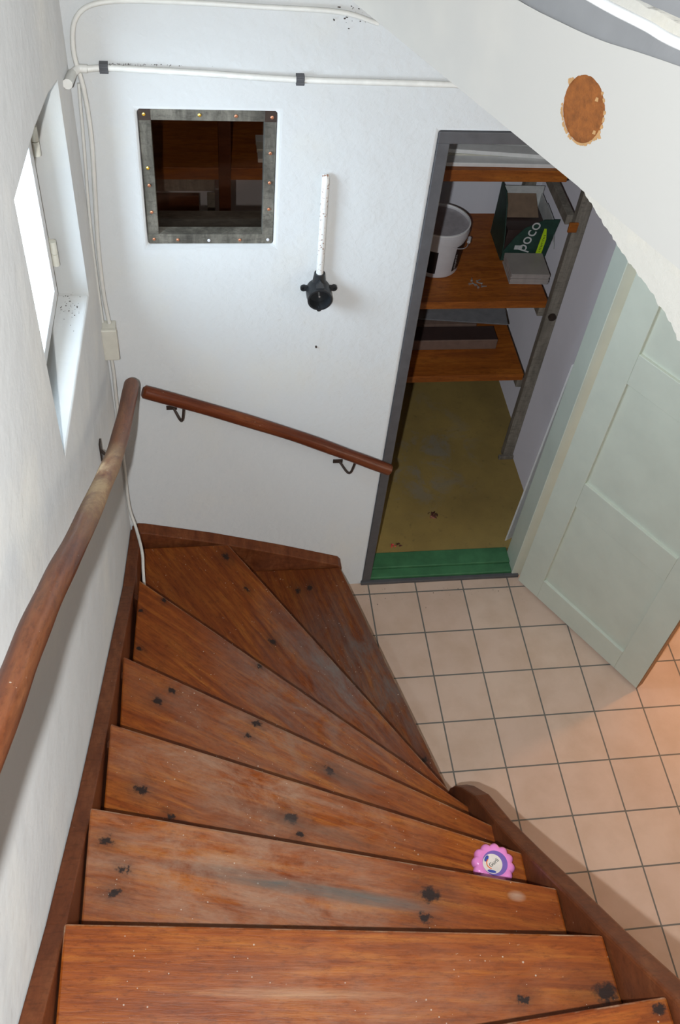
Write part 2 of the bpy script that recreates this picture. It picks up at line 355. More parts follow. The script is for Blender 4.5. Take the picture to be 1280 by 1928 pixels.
# back wall, with hatch and door holes
def gridwall(name, xs, zs, holes, y0, y1, mat, bevel=0.0):
    bm = bmesh.new()
    def solid(i, j):
        if i < 0 or j < 0 or i >= len(xs) - 1 or j >= len(zs) - 1: return False
        cx, cz = (xs[i] + xs[i + 1]) / 2, (zs[j] + zs[j + 1]) / 2
        return not any(a < cx < b and c < cz < d for a, b, c, d in holes)
    vc = {}
    def V(x, y, z):
        k = (round(x, 4), round(y, 4), round(z, 4))
        if k not in vc: vc[k] = bm.verts.new(k)
        return vc[k]
    for i in range(len(xs) - 1):
        for j in range(len(zs) - 1):
            if not solid(i, j): continue
            a, b, c, d = xs[i], xs[i + 1], zs[j], zs[j + 1]
            bm.faces.new((V(a, y0, c), V(b, y0, c), V(b, y0, d), V(a, y0, d))); bm.faces.new((V(a, y1, c), V(a, y1, d), V(b, y1, d), V(b, y1, c)))
            if not solid(i - 1, j): bm.faces.new((V(a, y0, c), V(a, y0, d), V(a, y1, d), V(a, y1, c)))
            if not solid(i + 1, j): bm.faces.new((V(b, y0, c), V(b, y1, c), V(b, y1, d), V(b, y0, d)))
            if not solid(i, j - 1): bm.faces.new((V(a, y0, c), V(a, y1, c), V(b, y1, c), V(b, y0, c)))
            if not solid(i, j + 1): bm.faces.new((V(a, y0, d), V(b, y0, d), V(b, y1, d), V(a, y1, d)))
    return struct(obj(name, bm, mat, bevel=bevel, seg=3))
HX0, HX1, HZ0, HZ1 = 0.148, 0.494, 1.668, 2.062
DX0, DX1, DZ1 = 0.912, 1.60, 2.018
wb = gridwall('wall_back', [-0.12, HX0, HX1, DX0, DX1, 3.6], [-0.08, HZ0, DZ1, HZ1, 4.6], [(HX0, HX1, HZ0, HZ1), (DX0, DX1, -1, DZ1)], 0.0, 0.13, M_wall, 0.011)
# left wall, polygonal window opening slightly splayed
def left_wall():
    bm = bmesh.new(); Hs = [(0.172, 1.640), (0.172, 2.215), (0.30, 2.255), (0.50, 2.29), (0.765, 2.31), (0.775, 1.678)]   # far-bottom, far-top, ..., near-top, near-bottom
    Fr = [(0.195, 1.655), (0.195, 2.20), (0.31, 2.235), (0.51, 2.265), (0.785, 2.285), (0.795, 1.675)]
    O = [(-0.02, -0.08), (-0.02, 4.6), (0.30, 4.6), (0.50, 4.6), (3.7, 4.6), (3.7, -0.08)]
    a = [bm.verts.new(wl(s, z, 0)) for s, z in O]; b = [bm.verts.new(wl(s, z, 0)) for s, z in Hs]
    c = [bm.verts.new(wl(s, z, -0.09)) for s, z in Fr]; d = [bm.verts.new(wl(s, z, -0.28)) for s, z in Fr]; e = [bm.verts.new(wl(s, z, -0.28)) for s, z in O]
    n = 6
    for A, B in ((a, b), (b, c), (c, d), (d, e), (e, a)):
        for i in range(n): bm.faces.new((A[i], A[(i + 1) % n], B[(i + 1) % n], B[i]))
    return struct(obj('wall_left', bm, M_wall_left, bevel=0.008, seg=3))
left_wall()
boxo('wall_near', (-0.4, -3.75, -0.08), (3.6, -3.6, 4.6), M_wall, bevel=0)['kind'] = 'structure'
boxo('wall_right', (3.4, -3.6, -0.08), (3.55, 0, 4.6), M_wall, bevel=0)['kind'] = 'structure'
boxo('ceiling', (-0.5, -3.75, 4.6), (3.6, 0.13, 4.7), M_wall, bevel=0)['kind'] = 'structure'
# pantry walls
boxo('wall_pantry_back', (-0.2, 1.30, -0.08), (1.85, 1.42, 2.35), M_pantry, bevel=0)['kind'] = 'structure'
boxo('wall_pantry_left', (-0.2, 0.13, -0.08), (-0.05, 1.30, 2.35), M_pantry, bevel=0)['kind'] = 'structure'
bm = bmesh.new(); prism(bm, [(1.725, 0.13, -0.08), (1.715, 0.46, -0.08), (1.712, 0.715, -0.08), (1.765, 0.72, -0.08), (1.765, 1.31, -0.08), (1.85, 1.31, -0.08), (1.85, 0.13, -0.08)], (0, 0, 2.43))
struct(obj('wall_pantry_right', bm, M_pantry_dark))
boxo('ceiling_pantry', (-0.2, 0.13, 2.35), (1.85, 1.42, 2.42), M_pantry, bevel=0)['kind'] = 'structure'
# upper floor slab over the room on the right, with its diagonal edge board
FP = Vector((0.626, -0.152, 0)); FD = Vector((0.3999, -0.9166, 0)); FNn = Vector((0.9166, 0.3999, 0))   # FNn points away from the stairwell
def fz(s, z, off=0.0): p = FP + FD * s + FNn * off; return Vector((p.x, p.y, z))
bm = bmesh.new(); a = fz(-0.165, 2.41, 0.03); b = fz(2.3, 2.41, 0.03)
prism(bm, [(a.x, 0.0, 2.41), (b.x, b.y, 2.41), (3.4, b.y, 2.41), (3.4, 0.0, 2.41)], (0, 0, 0.25)); struct(obj('ceiling_slab', bm, M_slab))
# edge board with a round hole
LO = [(-0.165, 2.600), (0.30, 2.603), (0.519, 2.609), (0.637, 2.620), (0.725, 2.632), (0.805, 2.649), (0.89, 2.666), (1.15, 2.715), (2.3, 2.90)]
LOs = [(p.x, p.y) for p in spline([(s_, z_, 0) for s_, z_ in LO], 8)]
hc = (0.7305, 2.520)
rng = random.Random(4)
ringp = []
for k in range(90):
    an = 2 * PI * k / 90; low = 0.5 - 0.5 * math.sin(an + 0.5)
    rr = 0.0500 * (1 + 0.012 * rng.uniform(-1, 1)); ringp.append((hc[0] + rr * math.cos(an), hc[1] + rr * 1.09 * math.sin(an)))
bm = bmesh.new()
loop = [bm.verts.new(fz(s_, z_)) for s_, z_ in LOs] + [bm.verts.new(fz(2.3, 2.402)), bm.verts.new(fz(-0.165, 2.40))]
hole = [bm.verts.new(fz(s_, z_)) for s_, z_ in ringp]; holeb = [bm.verts.new(fz(s_, z_, 0.0018)) for s_, z_ in ringp]
ed = [bm.edges.new((loop[i], loop[(i + 1) % len(loop)])) for i in range(len(loop))] + [bm.edges.new((hole[i], hole[(i + 1) % 90])) for i in range(90)]
bmesh.ops.triangle_fill(bm, use_beauty=True, use_dissolve=False, edges=ed)
for i in range(90): bm.faces.new((hole[i], hole[(i + 1) % 90], holeb[(i + 1) % 90], holeb[i]))
a_, b_ = bm.verts.new(fz(-0.165, 2.40, 0.03)), bm.verts.new(fz(2.3, 2.402, 0.03)); bm.faces.new((loop[-1], loop[-2], b_, a_))
me = bpy.data.meshes.new('trim_1'); bm.to_mesh(me); bm.free(); me.materials.append(M_panel)
edge = bpy.data.objects.new('trim_1', me); COL.objects.link(edge); struct(edge); edge['label'] = 'off-white slanting edge board of the upper floor with a round hole'
bm = bmesh.new(); prism(bm, [fz(0.66, 2.45, 0.0019), fz(0.80, 2.45, 0.0019), fz(0.80, 2.59, 0.0019), fz(0.66, 2.59, 0.0019)], FNn * 0.012); obj('hole_backing', bm, M_board, edge)
bm = bmesh.new()      # torn paper lip round the hole
def lip(an, wid, out_):
    P = [(0.0485, an - wid), (0.0505 + out_ * 0.7, an - wid * 0.6), (0.0505 + out_, an + wid * 0.2), (0.051 + out_ * 0.3, an + wid * 0.8), (0.0485, an + wid)]
    prism(bm, [fz(hc[0] + r * math.cos(t), hc[1] + r * 1.09 * math.sin(t), -0.0012 - 0.0006 * rng.random()) for r, t in P], FNn * 0.001)
for k in range(26): lip(math.radians(195 + k * 5.2 + rng.uniform(-2, 2)), math.radians(rng.uniform(2.5, 5)), rng.uniform(0.0005, 0.0038))
for d_, w_, o_ in ((150, 6, 0.006), (143, 4, 0.003), (20, 4, 0.003), (8, 5, 0.002), (-4, 4, 0.003), (-14, 3, 0.003), (-20, 5, 0.009), (-28, 4, 0.004), (52, 3, 0.003), (40, 4, 0.002)): lip(math.radians(d_), math.radians(w_), o_)
for (u_, v_) in ((0.021, 0.028), (0.036, -0.021)): prism(bm, [fz(hc[0] + u_ + a, hc[1] + v_ + b, 0.0010) for a, b in ((-.003, -.004), (.004, -.002), (.003, .004), (-.002, .003))], FNn * 0.0006)
obj('torn_rim', bm, M_tan, edge)
# rough broken plaster tongue under the edge board
bm = bmesh.new(); pts = []
low = [(0.765, 2.400), (0.806, 2.388), (0.842, 2.373), (0.875, 2.362), (0.923, 2.346), (0.964, 2.336), (1.017, 2.319), (1.058, 2.300), (1.10, 2.280), (1.30, 2.235), (1.6, 2.18)]
out = []
for i in range(len(low) - 1):
    (s0, z0), (s1, z1) = low[i], low[i + 1]
    for k in range(7):
        t = k / 7; out.append((s0 + (s1 - s0) * t, z0 + (z1 - z0) * t + 0.006 * noise.noise(Vector((s0 * 70 + k * 1.7, 5, 0))) + 0.003 * (random.random() - 0.5)))
out.append(low[-1])
front = [fz(s, z, 0.004) for s, z in out]; up = [fz(s, 2.403, 0.004) for s, z in out]
bf = [fz(s, z - 0.004, 0.032) for s, z in out]; bu = [fz(s, 2.403, 0.032) for s, z in out]
va, vb, vc_, vd = [[bm.verts.new(p) for p in X] for X in (front, up, bf, bu)]
for i in range(len(out) - 1):
    bm.faces.new((va[i], va[i + 1], vb[i + 1], vb[i])); bm.faces.new((va[i], vc_[i], vc_[i + 1], va[i + 1])); bm.faces.new((vc_[i], vd[i], vd[i + 1], vc_[i + 1]))
struct(obj('trim_2', bm, M_rough))
# grey band, white strip and rough plaster above the edge board
def band(name, lo, hi, o0, o1, thick, mat, bev=0.0):
    bm = bmesh.new(); A = [bm.verts.new(fz(*p, o0)) for p in lo]; B = [bm.verts.new(fz(*p, o1)) for p in hi]
    C_ = [bm.verts.new(v.co + FNn * thick) for v in A]; D_ = [bm.verts.new(v.co + FNn * thick) for v in B]
    for i in range(len(lo) - 1):
        bm.faces.new((A[i], A[i + 1], B[i + 1], B[i])); bm.faces.new((B[i], B[i + 1], D_[i + 1], D_[i])); bm.faces.new((A[i], C_[i], C_[i + 1], A[i + 1])); bm.faces.new((C_[i], D_[i], D_[i + 1], C_[i + 1]))
    bm.faces.new((A[0], B[0], D_[0], C_[0])); bm.faces.new((A[-1], C_[-1], D_[-1], B[-1]))
    return struct(obj(name, bm, mat, bevel=bev, seg=3))
HI = [(-0.165, 2.645), (0.30, 2.655), (0.519, 2.6655), (0.637, 2.6705), (0.725, 2.6745), (0.805, 2.681), (0.89, 2.687), (1.15, 2.730), (2.3, 2.915)]
HIs = [(p.x, p.y) for p in spline([(s_, z_, 0) for s_, z_ in HI], 8)]
LOw = [(s_, z_ - 0.001 - 0.0012 * (noise.noise(Vector((s_ * 60, 1, 0))) + 0.4)) for s_, z_ in LOs]
band('trim_3', LOw, HIs, 0.004, 0.010, 0.03, M_greyband)
h2 = [(s_, z_ + 0.014) for s_, z_ in HIs]
band('trim_4', HIs, h2, -0.006, -0.002, 0.04, M_trim, 0.004)
h3 = [(s_, z_ + 0.012 + 0.004 * noise.noise(Vector((s_ * 35, 7, 0)))) for s_, z_ in h2]
band('trim_5', h2, h3, 0.004, 0.012, 0.05, M_rough)
bm = bmesh.new(); quadz = [fz(0.30, 2.68, 0.02), fz(2.3, 2.88, 0.02), fz(2.3, 4.6, 0.02), fz(0.30, 4.6, 0.02)]
prism(bm, [fz(0.30, 2.66, 0.014), fz(2.3, 2.86, 0.014), fz(2.3, 3.1, 0.014), fz(0.30, 3.1, 0.014)], FNn * 0.08); struct(obj('wall_upper', bm, M_greyband))

# ------------------------------------------------------------------ window in the left wall
def window():
    r = thing('window_1', 'x', 'x'); del r['label']; del r['category']; struct(r)
    def ring(name, s0, s1, z0, z1, w_, d0, d1, mat, par, bev=0.002):
        bm = bmesh.new()
        for (a, b, c, d) in ((s0, s0 + w_, z0, z1), (s1 - w_, s1, z0, z1), (s0 + w_, s1 - w_, z0, z0 + w_), (s0 + w_, s1 - w_, z1 - w_, z1)):
            prism(bm, [wl(a, c, -d0), wl(b, c, -d0), wl(b, d, -d0), wl(a, d, -d0)], WN * (-(d1 - d0)))
        return obj(name, bm, mat, par, bev)
    ring('window_frame', 0.16, 0.81, 1.62, 2.30, 0.062, 0.075, 0.14, M_cream, r)
    ca = ring('casement', 0.224, 0.80, 1.685, 2.24, 0.035, 0.068, 0.11, M_trim, r)
    bm = bmesh.new(); prism(bm, [wl(0.25, 1.71, -0.092), wl(0.77, 1.71, -0.092), wl(0.77, 2.22, -0.092), wl(0.25, 2.22, -0.092)], WN * -0.004); obj('pane', bm, M_glass, ca)
    for z in (1.80, 2.10):
        bm = bmesh.new(); tube(bm, [wl(0.212, z - 0.035, -0.062), wl(0.212, z - 0.001, -0.062)], 0.009); tube(bm, [wl(0.212, z + 0.001, -0.062), wl(0.212, z + 0.035, -0.062)], 0.009)
        prism(bm, [wl(0.185, z - 0.03, -0.071), wl(0.24, z - 0.03, -0.071), wl(0.24, z + 0.03, -0.071), wl(0.185, z + 0.03, -0.071)], WN * -0.005)
        smooth_angle(obj('hinge', bm, M_cream, r))
window()

# ------------------------------------------------------------------ staircase
st = thing('staircase', 'winding brown varnished pine staircase turning down along the white walls', 'staircase', (0.5, -1.0, 0))
ST0 = Vector((0.5, -1.0, 0))
NOSE = {1: ((0.796, -0.056), (1.055, -1.012)), 2: ((0.356, -0.070), (1.012, -1.100)), 3: ((0.047, -0.356), (1.007, -1.230)), 4: ((0.021, -0.769), (1.007, -1.364)),
        5: ((0.013, -1.087), (1.002, -1.509)), 6: ((-0.002, -1.392), (0.997, -1.659)), 7: ((-0.014, -1.696), (0.995, -1.813)), 8: ((-0.024, -2.010), (0.998, -1.967)), 9: ((-0.035, -2.34), (0.998, -2.13))}
KN = {7: [(0.970, -1.914, 2.2), (0.949, -1.943, 1), (0.814, -1.907, 1)], 6: [(0.716, -1.648, 2), (0.698, -1.693, 1.3), (0.035, -1.47, 1.3), (0.072, -1.535, 1), (0.056, -1.582, 1.2)],
      5: [(0.452, -1.375, 1.6), (0.466, -1.416, 0.8), (0.091, -1.273, 1.5), (0.164, -1.346, 1)], 4: [(0.158, -0.892, 1), (0.12, -0.924, 1.3), (0.394, -1.014, 1), (0.368, -1.05, 0.8), (0.584, -1.17, 1.2)],
      3: [(0.131, -0.443, 1), (0.053, -0.48, 0.7), (0.05, -0.625, 1), (0.428, -0.716, 0.8)], 2: [(0.344, -0.127, 1.5), (0.413, -0.279, 1), (0.489, -0.504, 1.3)], 1: [(0.619, -0.158, 1.2), (0.666, -0.146, 1.2), (0.993, -0.891, 1)], 8: [(0.978, -1.985, 1)]}
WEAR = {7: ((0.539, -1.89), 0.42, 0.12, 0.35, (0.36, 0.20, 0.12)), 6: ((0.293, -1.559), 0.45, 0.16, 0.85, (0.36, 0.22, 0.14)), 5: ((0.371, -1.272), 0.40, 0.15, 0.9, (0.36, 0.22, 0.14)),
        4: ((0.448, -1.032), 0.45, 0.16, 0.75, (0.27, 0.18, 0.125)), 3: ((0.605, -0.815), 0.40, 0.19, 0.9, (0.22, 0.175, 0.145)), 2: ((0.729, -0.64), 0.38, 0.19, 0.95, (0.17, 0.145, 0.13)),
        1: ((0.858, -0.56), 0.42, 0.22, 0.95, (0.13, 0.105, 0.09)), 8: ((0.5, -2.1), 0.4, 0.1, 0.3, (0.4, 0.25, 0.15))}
TH = 0.038
STREAK = {6: [((0.42, -1.60), 0.32, 0.022, 0.9, (0.085, 0.095, 0.085)), ((0.60, -1.645), 0.16, 0.018, 0.6, (0.10, 0.11, 0.10)), ((0.905, -1.668), 0.022, 0.013, 0.6, (0.45, 0.32, 0.23))], 5: [((0.46, -1.385), 0.25, 0.02, 0.6, (0.10, 0.07, 0.055))],
          7: [((0.55, -1.98), 0.30, 0.05, 0.7, (0.07, 0.05, 0.04)), ((0.42, -1.86), 0.22, 0.012, 0.6, (0.45, 0.28, 0.16))], 4: [((0.62, -1.2), 0.16, 0.02, 0.6, (0.09, 0.055, 0.045))]}
def tread_poly(n):
    a, b = [Vector((*p, 0)) for p in NOSE[n]]
    if n == 1: back = [(1.052, -1.085), (0.995, -1.085), (0.32, -0.052)]
    elif n == 2: back = [(1.012, -1.20), (0.985, -1.25), (0.035, -0.40), (0.044, -0.070)]
    else:
        c, d = [Vector((*p, 0)) for p in NOSE[n + 1]]; t = (d - c).normalized(); bk = Vector((t.y, -t.x, 0)) * 0.045
        if n == 8: bk = Vector((0, 0, 0))
        cx, dx = c + bk, d + bk; cx.x = (c.x); dx.x = d.x
        back = [(dx.x, dx.y), (cx.x, cx.y)]
    return [a, b] + [Vector((*p, 0)) for p in back]
for n in range(1, 9):
    z = 0.2 * n; P = tread_poly(n); a, b = P[0], P[1]; dr = (b - a).normalized(); pr = Vector((dr.y, -dr.x, 0))
    off = n * 3.7
    def uv(p): q = Vector((p[0], p[1], 0)) - a; return (q.dot(dr) + off, q.dot(pr) + off)
    W = WEAR[n]; wu = uv(W[0]); kn = [(*uv(k), k[2]) for k in KN.get(n, [])]
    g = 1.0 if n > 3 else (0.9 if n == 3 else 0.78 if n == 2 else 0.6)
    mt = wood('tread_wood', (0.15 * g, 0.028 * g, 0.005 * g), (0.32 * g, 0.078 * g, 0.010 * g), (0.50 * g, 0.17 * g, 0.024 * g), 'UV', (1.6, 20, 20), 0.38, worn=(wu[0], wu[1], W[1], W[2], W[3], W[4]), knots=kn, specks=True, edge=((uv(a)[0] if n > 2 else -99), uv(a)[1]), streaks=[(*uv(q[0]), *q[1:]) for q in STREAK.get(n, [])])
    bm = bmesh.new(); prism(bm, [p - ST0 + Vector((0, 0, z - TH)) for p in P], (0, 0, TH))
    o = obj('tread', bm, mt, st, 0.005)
    ul = o.data.uv_layers.new(name='grain')
    for lp in o.data.loops:
        c = o.data.vertices[lp.vertex_index].co + ST0; u, v = uv(c); ul.data[lp.index].uv = (u, v + (c.z - z))
    # riser under the nosing
    bk = pr * 0.03; r0, r1 = a + bk + dr * 0.004, b + bk - dr * 0.012
    zlow = z - 0.2 - (0 if n > 1 else 0)
    bm = bmesh.new(); prism(bm, [r0 - ST0 + Vector((0, 0, zlow)), r1 - ST0 + Vector((0, 0, zlow)), r1 - ST0 + pr * 0.018 + Vector((0, 0, zlow)), r0 - ST0 + pr * 0.018 + Vector((0, 0, zlow))], (0, 0, 0.2 - TH - 0.0005))
    obj('riser', bm, M_riser, st)
# wall stringers
def strip_board(name, top, fn_in, fn_out, drop, parent, mat, bevel=0.004):
    """board whose top edge follows (s,z); inner/outer give points"""
    bm = bmesh.new(); A = [bm.verts.new(fn_in(s, z) - ST0) for s, z in top]; B = [bm.verts.new(fn_out(s, z) - ST0) for s, z in top]
    C1 = [bm.verts.new(fn_in(s, max(0.0, z - drop)) - ST0) for s, z in top]; D = [bm.verts.new(fn_out(s, max(0.0, z - drop)) - ST0) for s, z in top]
    for i in range(len(top) - 1):
        bm.faces.new((A[i], A[i + 1], B[i + 1], B[i])); bm.faces.new((A[i], C1[i], C1[i + 1], A[i + 1])); bm.faces.new((B[i], B[i + 1], D[i + 1], D[i])); bm.faces.new((C1[i], D[i], D[i + 1], C1[i + 1]))
    bm.faces.new((A[0], B[0], D[0], C1[0])); bm.faces.new((A[-1], C1[-1], D[-1], B[-1]))
    return obj(name, bm, mat, parent, bevel)
topL = [(0.028, 0.462), (0.10, 0.482), (0.36, 0.572), (0.75, 0.790), (1.07, 0.965), (1.33, 1.115), (1.68, 1.345), (1.88, 1.50), (2.35, 1.88)]
strip_board('stringer', topL, lambda s, z: wl(s, z, 0.042), lambda s, z: wl(s, z, 0.002), 0.40, st, M_string)
topB = [(0.006, 0.452), (0.028, 0.466), (0.055, 0.463), (0.299, 0.391), (0.564, 0.296), (0.790, 0.205), (0.803, 0.188), (0.803, 0.186)]
strip_board('stringer', topB, lambda x, z: Vector((x, -0.052, z)), lambda x, z: Vector((x, -0.002, z)), 0.5, st, M_string)
topR = [(-1.088, 0.33), (-1.096, 0.43), (-1.118, 0.50), (-1.150, 0.565), (-1.235, 0.70), (-1.368, 0.845), (-1.506, 1.015), (-1.655, 1.205), (-1.81, 1.40), (-1.96, 1.60), (-2.3, 2.03)]
strip_board('stringer', topR, lambda y, z: Vector((1.0, y, z)), lambda y, z: Vector((1.045, y, z)), 0.62, st, M_string, 0.006)

# ------------------------------------------------------------------ hand rails
def rail(name, label, pts, r, mat, brackets, scale_uv=1.0, n=8, g=None):
    t = thing(name, label, 'handrail', pts[0], group=None); P0 = Vector(pts[0])
    sp = spline([Vector(p) - P0 for p in pts], n)
    d0 = (sp[0] - sp[1]).normalized(); d1 = (sp[-1] - sp[-2]).normalized()
    sp = [sp[0] + d0 * 0.006] + sp + [sp[-1] + d1 * 0.006]
    rs = [r * 0.72] + [r * (1 + 0.025 * math.sin(i * 0.7)) for i in range(len(sp) - 2)] + [r * 0.72]
    bm = bmesh.new(); tube(bm, sp, rs, 20); o = smooth_angle(obj('rail', bm, mat, t))
    ul = o.data.uv_layers.new(name='grain'); acc = [0]
    for i in range(1, len(sp)): acc.append(acc[-1] + (sp[i] - sp[i - 1]).length)
    seg = 20
    for lp in o.data.loops:
        vi = lp.vertex_index; ul.data[lp.index].uv = (acc[vi // seg], (vi % seg) / seg * 0.14)
    for (bp, wp, plate) in brackets:
        bp, wp = Vector(bp), Vector(wp); mid = Vector((wp.x * 0.3 + bp.x * 0.7, wp.y * 0.3 + bp.y * 0.7, wp.z - (0.004 if plate == 'left' else 0.022)))
        bm = bmesh.new(); tube(bm, [p - P0 for p in spline([wp, mid, bp], 6)], 0.0045, 8)
        b = smooth_angle(obj('bracket', bm, M_rust, t))
        bm = bmesh.new()
        if plate == 'left':
            s = -wp.y; prism(bm, [wl(s - 0.012, wp.z - 0.035, 0.001) - P0, wl(s + 0.012, wp.z - 0.035, 0.001) - P0, wl(s + 0.012, wp.z + 0.035, 0.001) - P0, wl(s - 0.012, wp.z + 0.035, 0.001) - P0], WN * 0.004)
        else:
            box(bm, wp - P0 + Vector((-0.022, -0.004, -0.006)), wp - P0 + Vector((0.012, 0.002, 0.008)))
        obj('bracket_plate', bm, M_rust, b)
    return t
R1 = [(0.072, -0.115, 1.262), (0.067, -0.384, 1.385), (0.059, -0.614, 1.498), (0.052, -0.806, 1.620), (0.041, -1.125, 1.835), (0.033, -1.345, 1.992), (0.027, -1.516, 2.105), (0.021, -1.698, 2.210), (0.012, -1.95, 2.36), (0.004, -2.2, 2.51)]
rail('handrail', 'long brown round wooden handrail worn pale along the left wall', R1, 0.0225, M_rail_worn, [((0.060, -0.43, 1.39), (-0.011, -0.363, 1.247), 'left'), ((0.025, -1.53, 2.08), (-0.05, -1.56, 2.03), 'left')])
R2 = [(0.104, -0.060, 1.180), (0.311, -0.060, 1.092), (0.571, -0.060, 0.970), (0.760, -0.060, 0.868), (0.922, -0.060, 0.778)]
rail('handrail', 'short dark brown handrail sloping down the back wall to the door frame', R2, 0.021, M_rail, [((0.222, -0.058, 1.115), (0.186, -0.002, 1.052), 'back'), ((0.800, -0.058, 0.835), (0.752, -0.002, 0.768), 'back')])

# ------------------------------------------------------------------ pipes, cables, junction box, socket
def pipe(name, label, cat, pts, r, mat, n=6, seg=10, group=None, par=None):
    P0 = Vector(pts[0]); bm = bmesh.new(); tube(bm, [p - P0 for p in spline(pts, n)], r, seg)
    o = smooth_angle(obj(name, bm, mat, par)); o.location = P0
    if label: tag(o, label, cat, group)
    return o
cp = pipe('conduit_pipe', 'white painted conduit running level across the back wall above the hatch', 'pipe', [(0.045, -0.012, 2.168), (0.10, -0.010, 2.170), (0.30, -0.010, 2.163), (0.54, -0.010, 2.152), (0.905, -0.010, 2.148), (1.3, -0.010, 2.14)], 0.0075, M_pipe)
for x, z in ((0.082, 2.171), (0.543, 2.152)):
    bm = bmesh.new(); P0 = cp.location
    for dz in (-0.0045, 0.0045): tube(bm, [Vector((x - 0.010, -0.0185, z + dz)) - P0, Vector((x + 0.010, -0.0185, z + dz)) - P0], 0.003, 6)
    box(bm, Vector((x - 0.010, -0.018, z - 0.011)) - P0, Vector((x + 0.010, 0.0, z + 0.011)) - P0); obj('clip', bm, M_grey, cp)
bm = bmesh.new(); P0 = cp.location; tube(bm, [Vector(p) - P0 for p in spline([(0.045, -0.012, 2.168), (0.024, -0.013, 2.168), (0.010, -0.034, 2.165)], 5)], 0.0095, 10); tube(bm, [Vector((0.010, -0.032, 2.165)) - P0, Vector((0.006, -0.105, 2.178)) - P0], 0.0115, 10)
smooth_angle(obj('elbow', bm, M_pipe, cp))
pipe('power_cable', 'pale cable curving from the ceiling line down the corner to the junction box', 'cable', [(0.72, -0.006, 2.288), (0.627, -0.008, 2.312), (0.45, -0.008, 2.318), (0.254, -0.008, 2.323), (0.10, -0.008, 2.318), (0.035, -0.008, 2.285), (0.018, -0.010, 2.21), (0.030, -0.010, 2.12), (0.034, -0.010, 2.0), (0.026, -0.010, 1.85), (0.016, -0.010, 1.68), (0.014, -0.012, 1.52), (0.020, -0.016, 1.417)], 0.0058, M_cable)
pipe('power_cable', 'thin second cable beside the curved one in the wall corner', 'cable', [(0.020, -0.006, 2.13), (0.012, -0.006, 1.95), (0.004, -0.006, 1.78), (0.001, -0.008, 1.6), (0.001, -0.012, 1.417)], 0.0042, M_cable)
pipe('power_cable', 'limp white cable hanging from the junction box to the stairs', 'cable', [(0.012, -0.022, 1.31), (0.014, -0.020, 1.22), (0.012, -0.025, 1.12), (0.010, -0.022, 0.95), (0.009, -0.024, 0.80), (0.010, -0.05, 0.62), (0.030, -0.10, 0.555), (0.050, -0.19, 0.535), (0.052, -0.25, 0.500), (0.053, -0.31, 0.415)], 0.0055, M_cable)
jb = thing('junction_box', 'cream plastic junction box in the wall corner between two cables', 'junction box', (0.0, -0.01, 1.31))
boxo('body', (-0.002, -0.034, 0.0), (0.038, 0.008, 0.106), M_cream, jb, 0.003)
boxo('cover', (-0.003, -0.046, -0.003), (0.041, -0.034, 0.110), M_cream, jb, 0.003)

sk = thing('wall_socket', 'round black open wall socket at the foot of a white conduit pipe', 'socket', (0.627, 0.0, 1.528))
MY = Matrix.Rotation(PI / 2, 4, 'X')    # lathe z -> -y
bm = bmesh.new(); lathe(bm, [(0.028, 0.0), (0.034, 0.004), (0.037, 0.016), (0.037, 0.040), (0.034, 0.052), (0.036, 0.056), (0.036, 0.062), (0.031, 0.062), (0.030, 0.030), (0.0, 0.028)], 36, MY)
smooth_angle(obj('housing', bm, M_black, sk), 35)
for sx in (-1, 1):
    bm = bmesh.new()
    lathe(bm, [(0.010, 0.0), (0.010, 0.007), (0.0045, 0.007), (0.0045, 0.001)], 16, Matrix.Translation((sx * 0.044, -0.016, 0.012)) @ MY)
    box(bm, (sx * 0.038 - 0.006, -0.024, 0.004), (sx * 0.038 + 0.004, -0.015, 0.019))
    smooth_angle(obj('lug', bm, M_black, sk))
bm = bmesh.new(); lathe(bm, [(0.007, 0.0), (0.007, 0.01), (0.0, 0.012)], 12, Matrix.Translation((0, -0.048, -0.037)) @ MY)
smooth_angle(obj('lug', bm, M_black, sk))
bm = bmesh.new(); tube(bm, [Vector((0, -0.016, 0.030)), Vector((0, -0.016, 0.062))], [0.020, 0.0155], 16); prism(bm, [(-0.012, -0.050, 0.034), (0.012, -0.050, 0.034), (0, -0.040, 0.052)], (0, 0.02, 0)); smooth_angle(obj('collar', bm, M_black, sk))
bm = bmesh.new(); lathe(bm, [(0.003, 0.028), (0.003, 0.046), (0.0, 0.047)], 10, MY); smooth_angle(obj('pin', bm, M_steel, sk))
def patchy():
    m, nt, bs = newmat('chipped_white_paint'); v = coord(nt); n = noise_(nt, v, 120, 4, 0.6)
    L(nt, ramp(nt, n, [(0.36, (0.28, 0.14, 0.08)), (0.42, (0.76, 0.76, 0.73))]), bs.inputs['Base Color']); bs.inputs['Roughness'].default_value = 0.5; return m
M_chip = patchy()
pipe('conduit', None, None, [(0.0, -0.016, 0.056), (-0.001, -0.015, 0.18), (-0.003, -0.015, 0.31), (-0.003, -0.012, 0.352), (-0.003, -0.003, 0.366)], 0.0105, M_chip, par=sk)
# nail in the wall
bm = bmesh.new(); lathe(bm, [(0.003, 0.0), (0.003, 0.006), (0.0, 0.007)], 8, MY); nl = obj('nail', bm, M_rust); nl.location = (0.636, 0, 1.301); tag(nl, 'tiny brown nail alone in the white wall below the socket', 'nail')

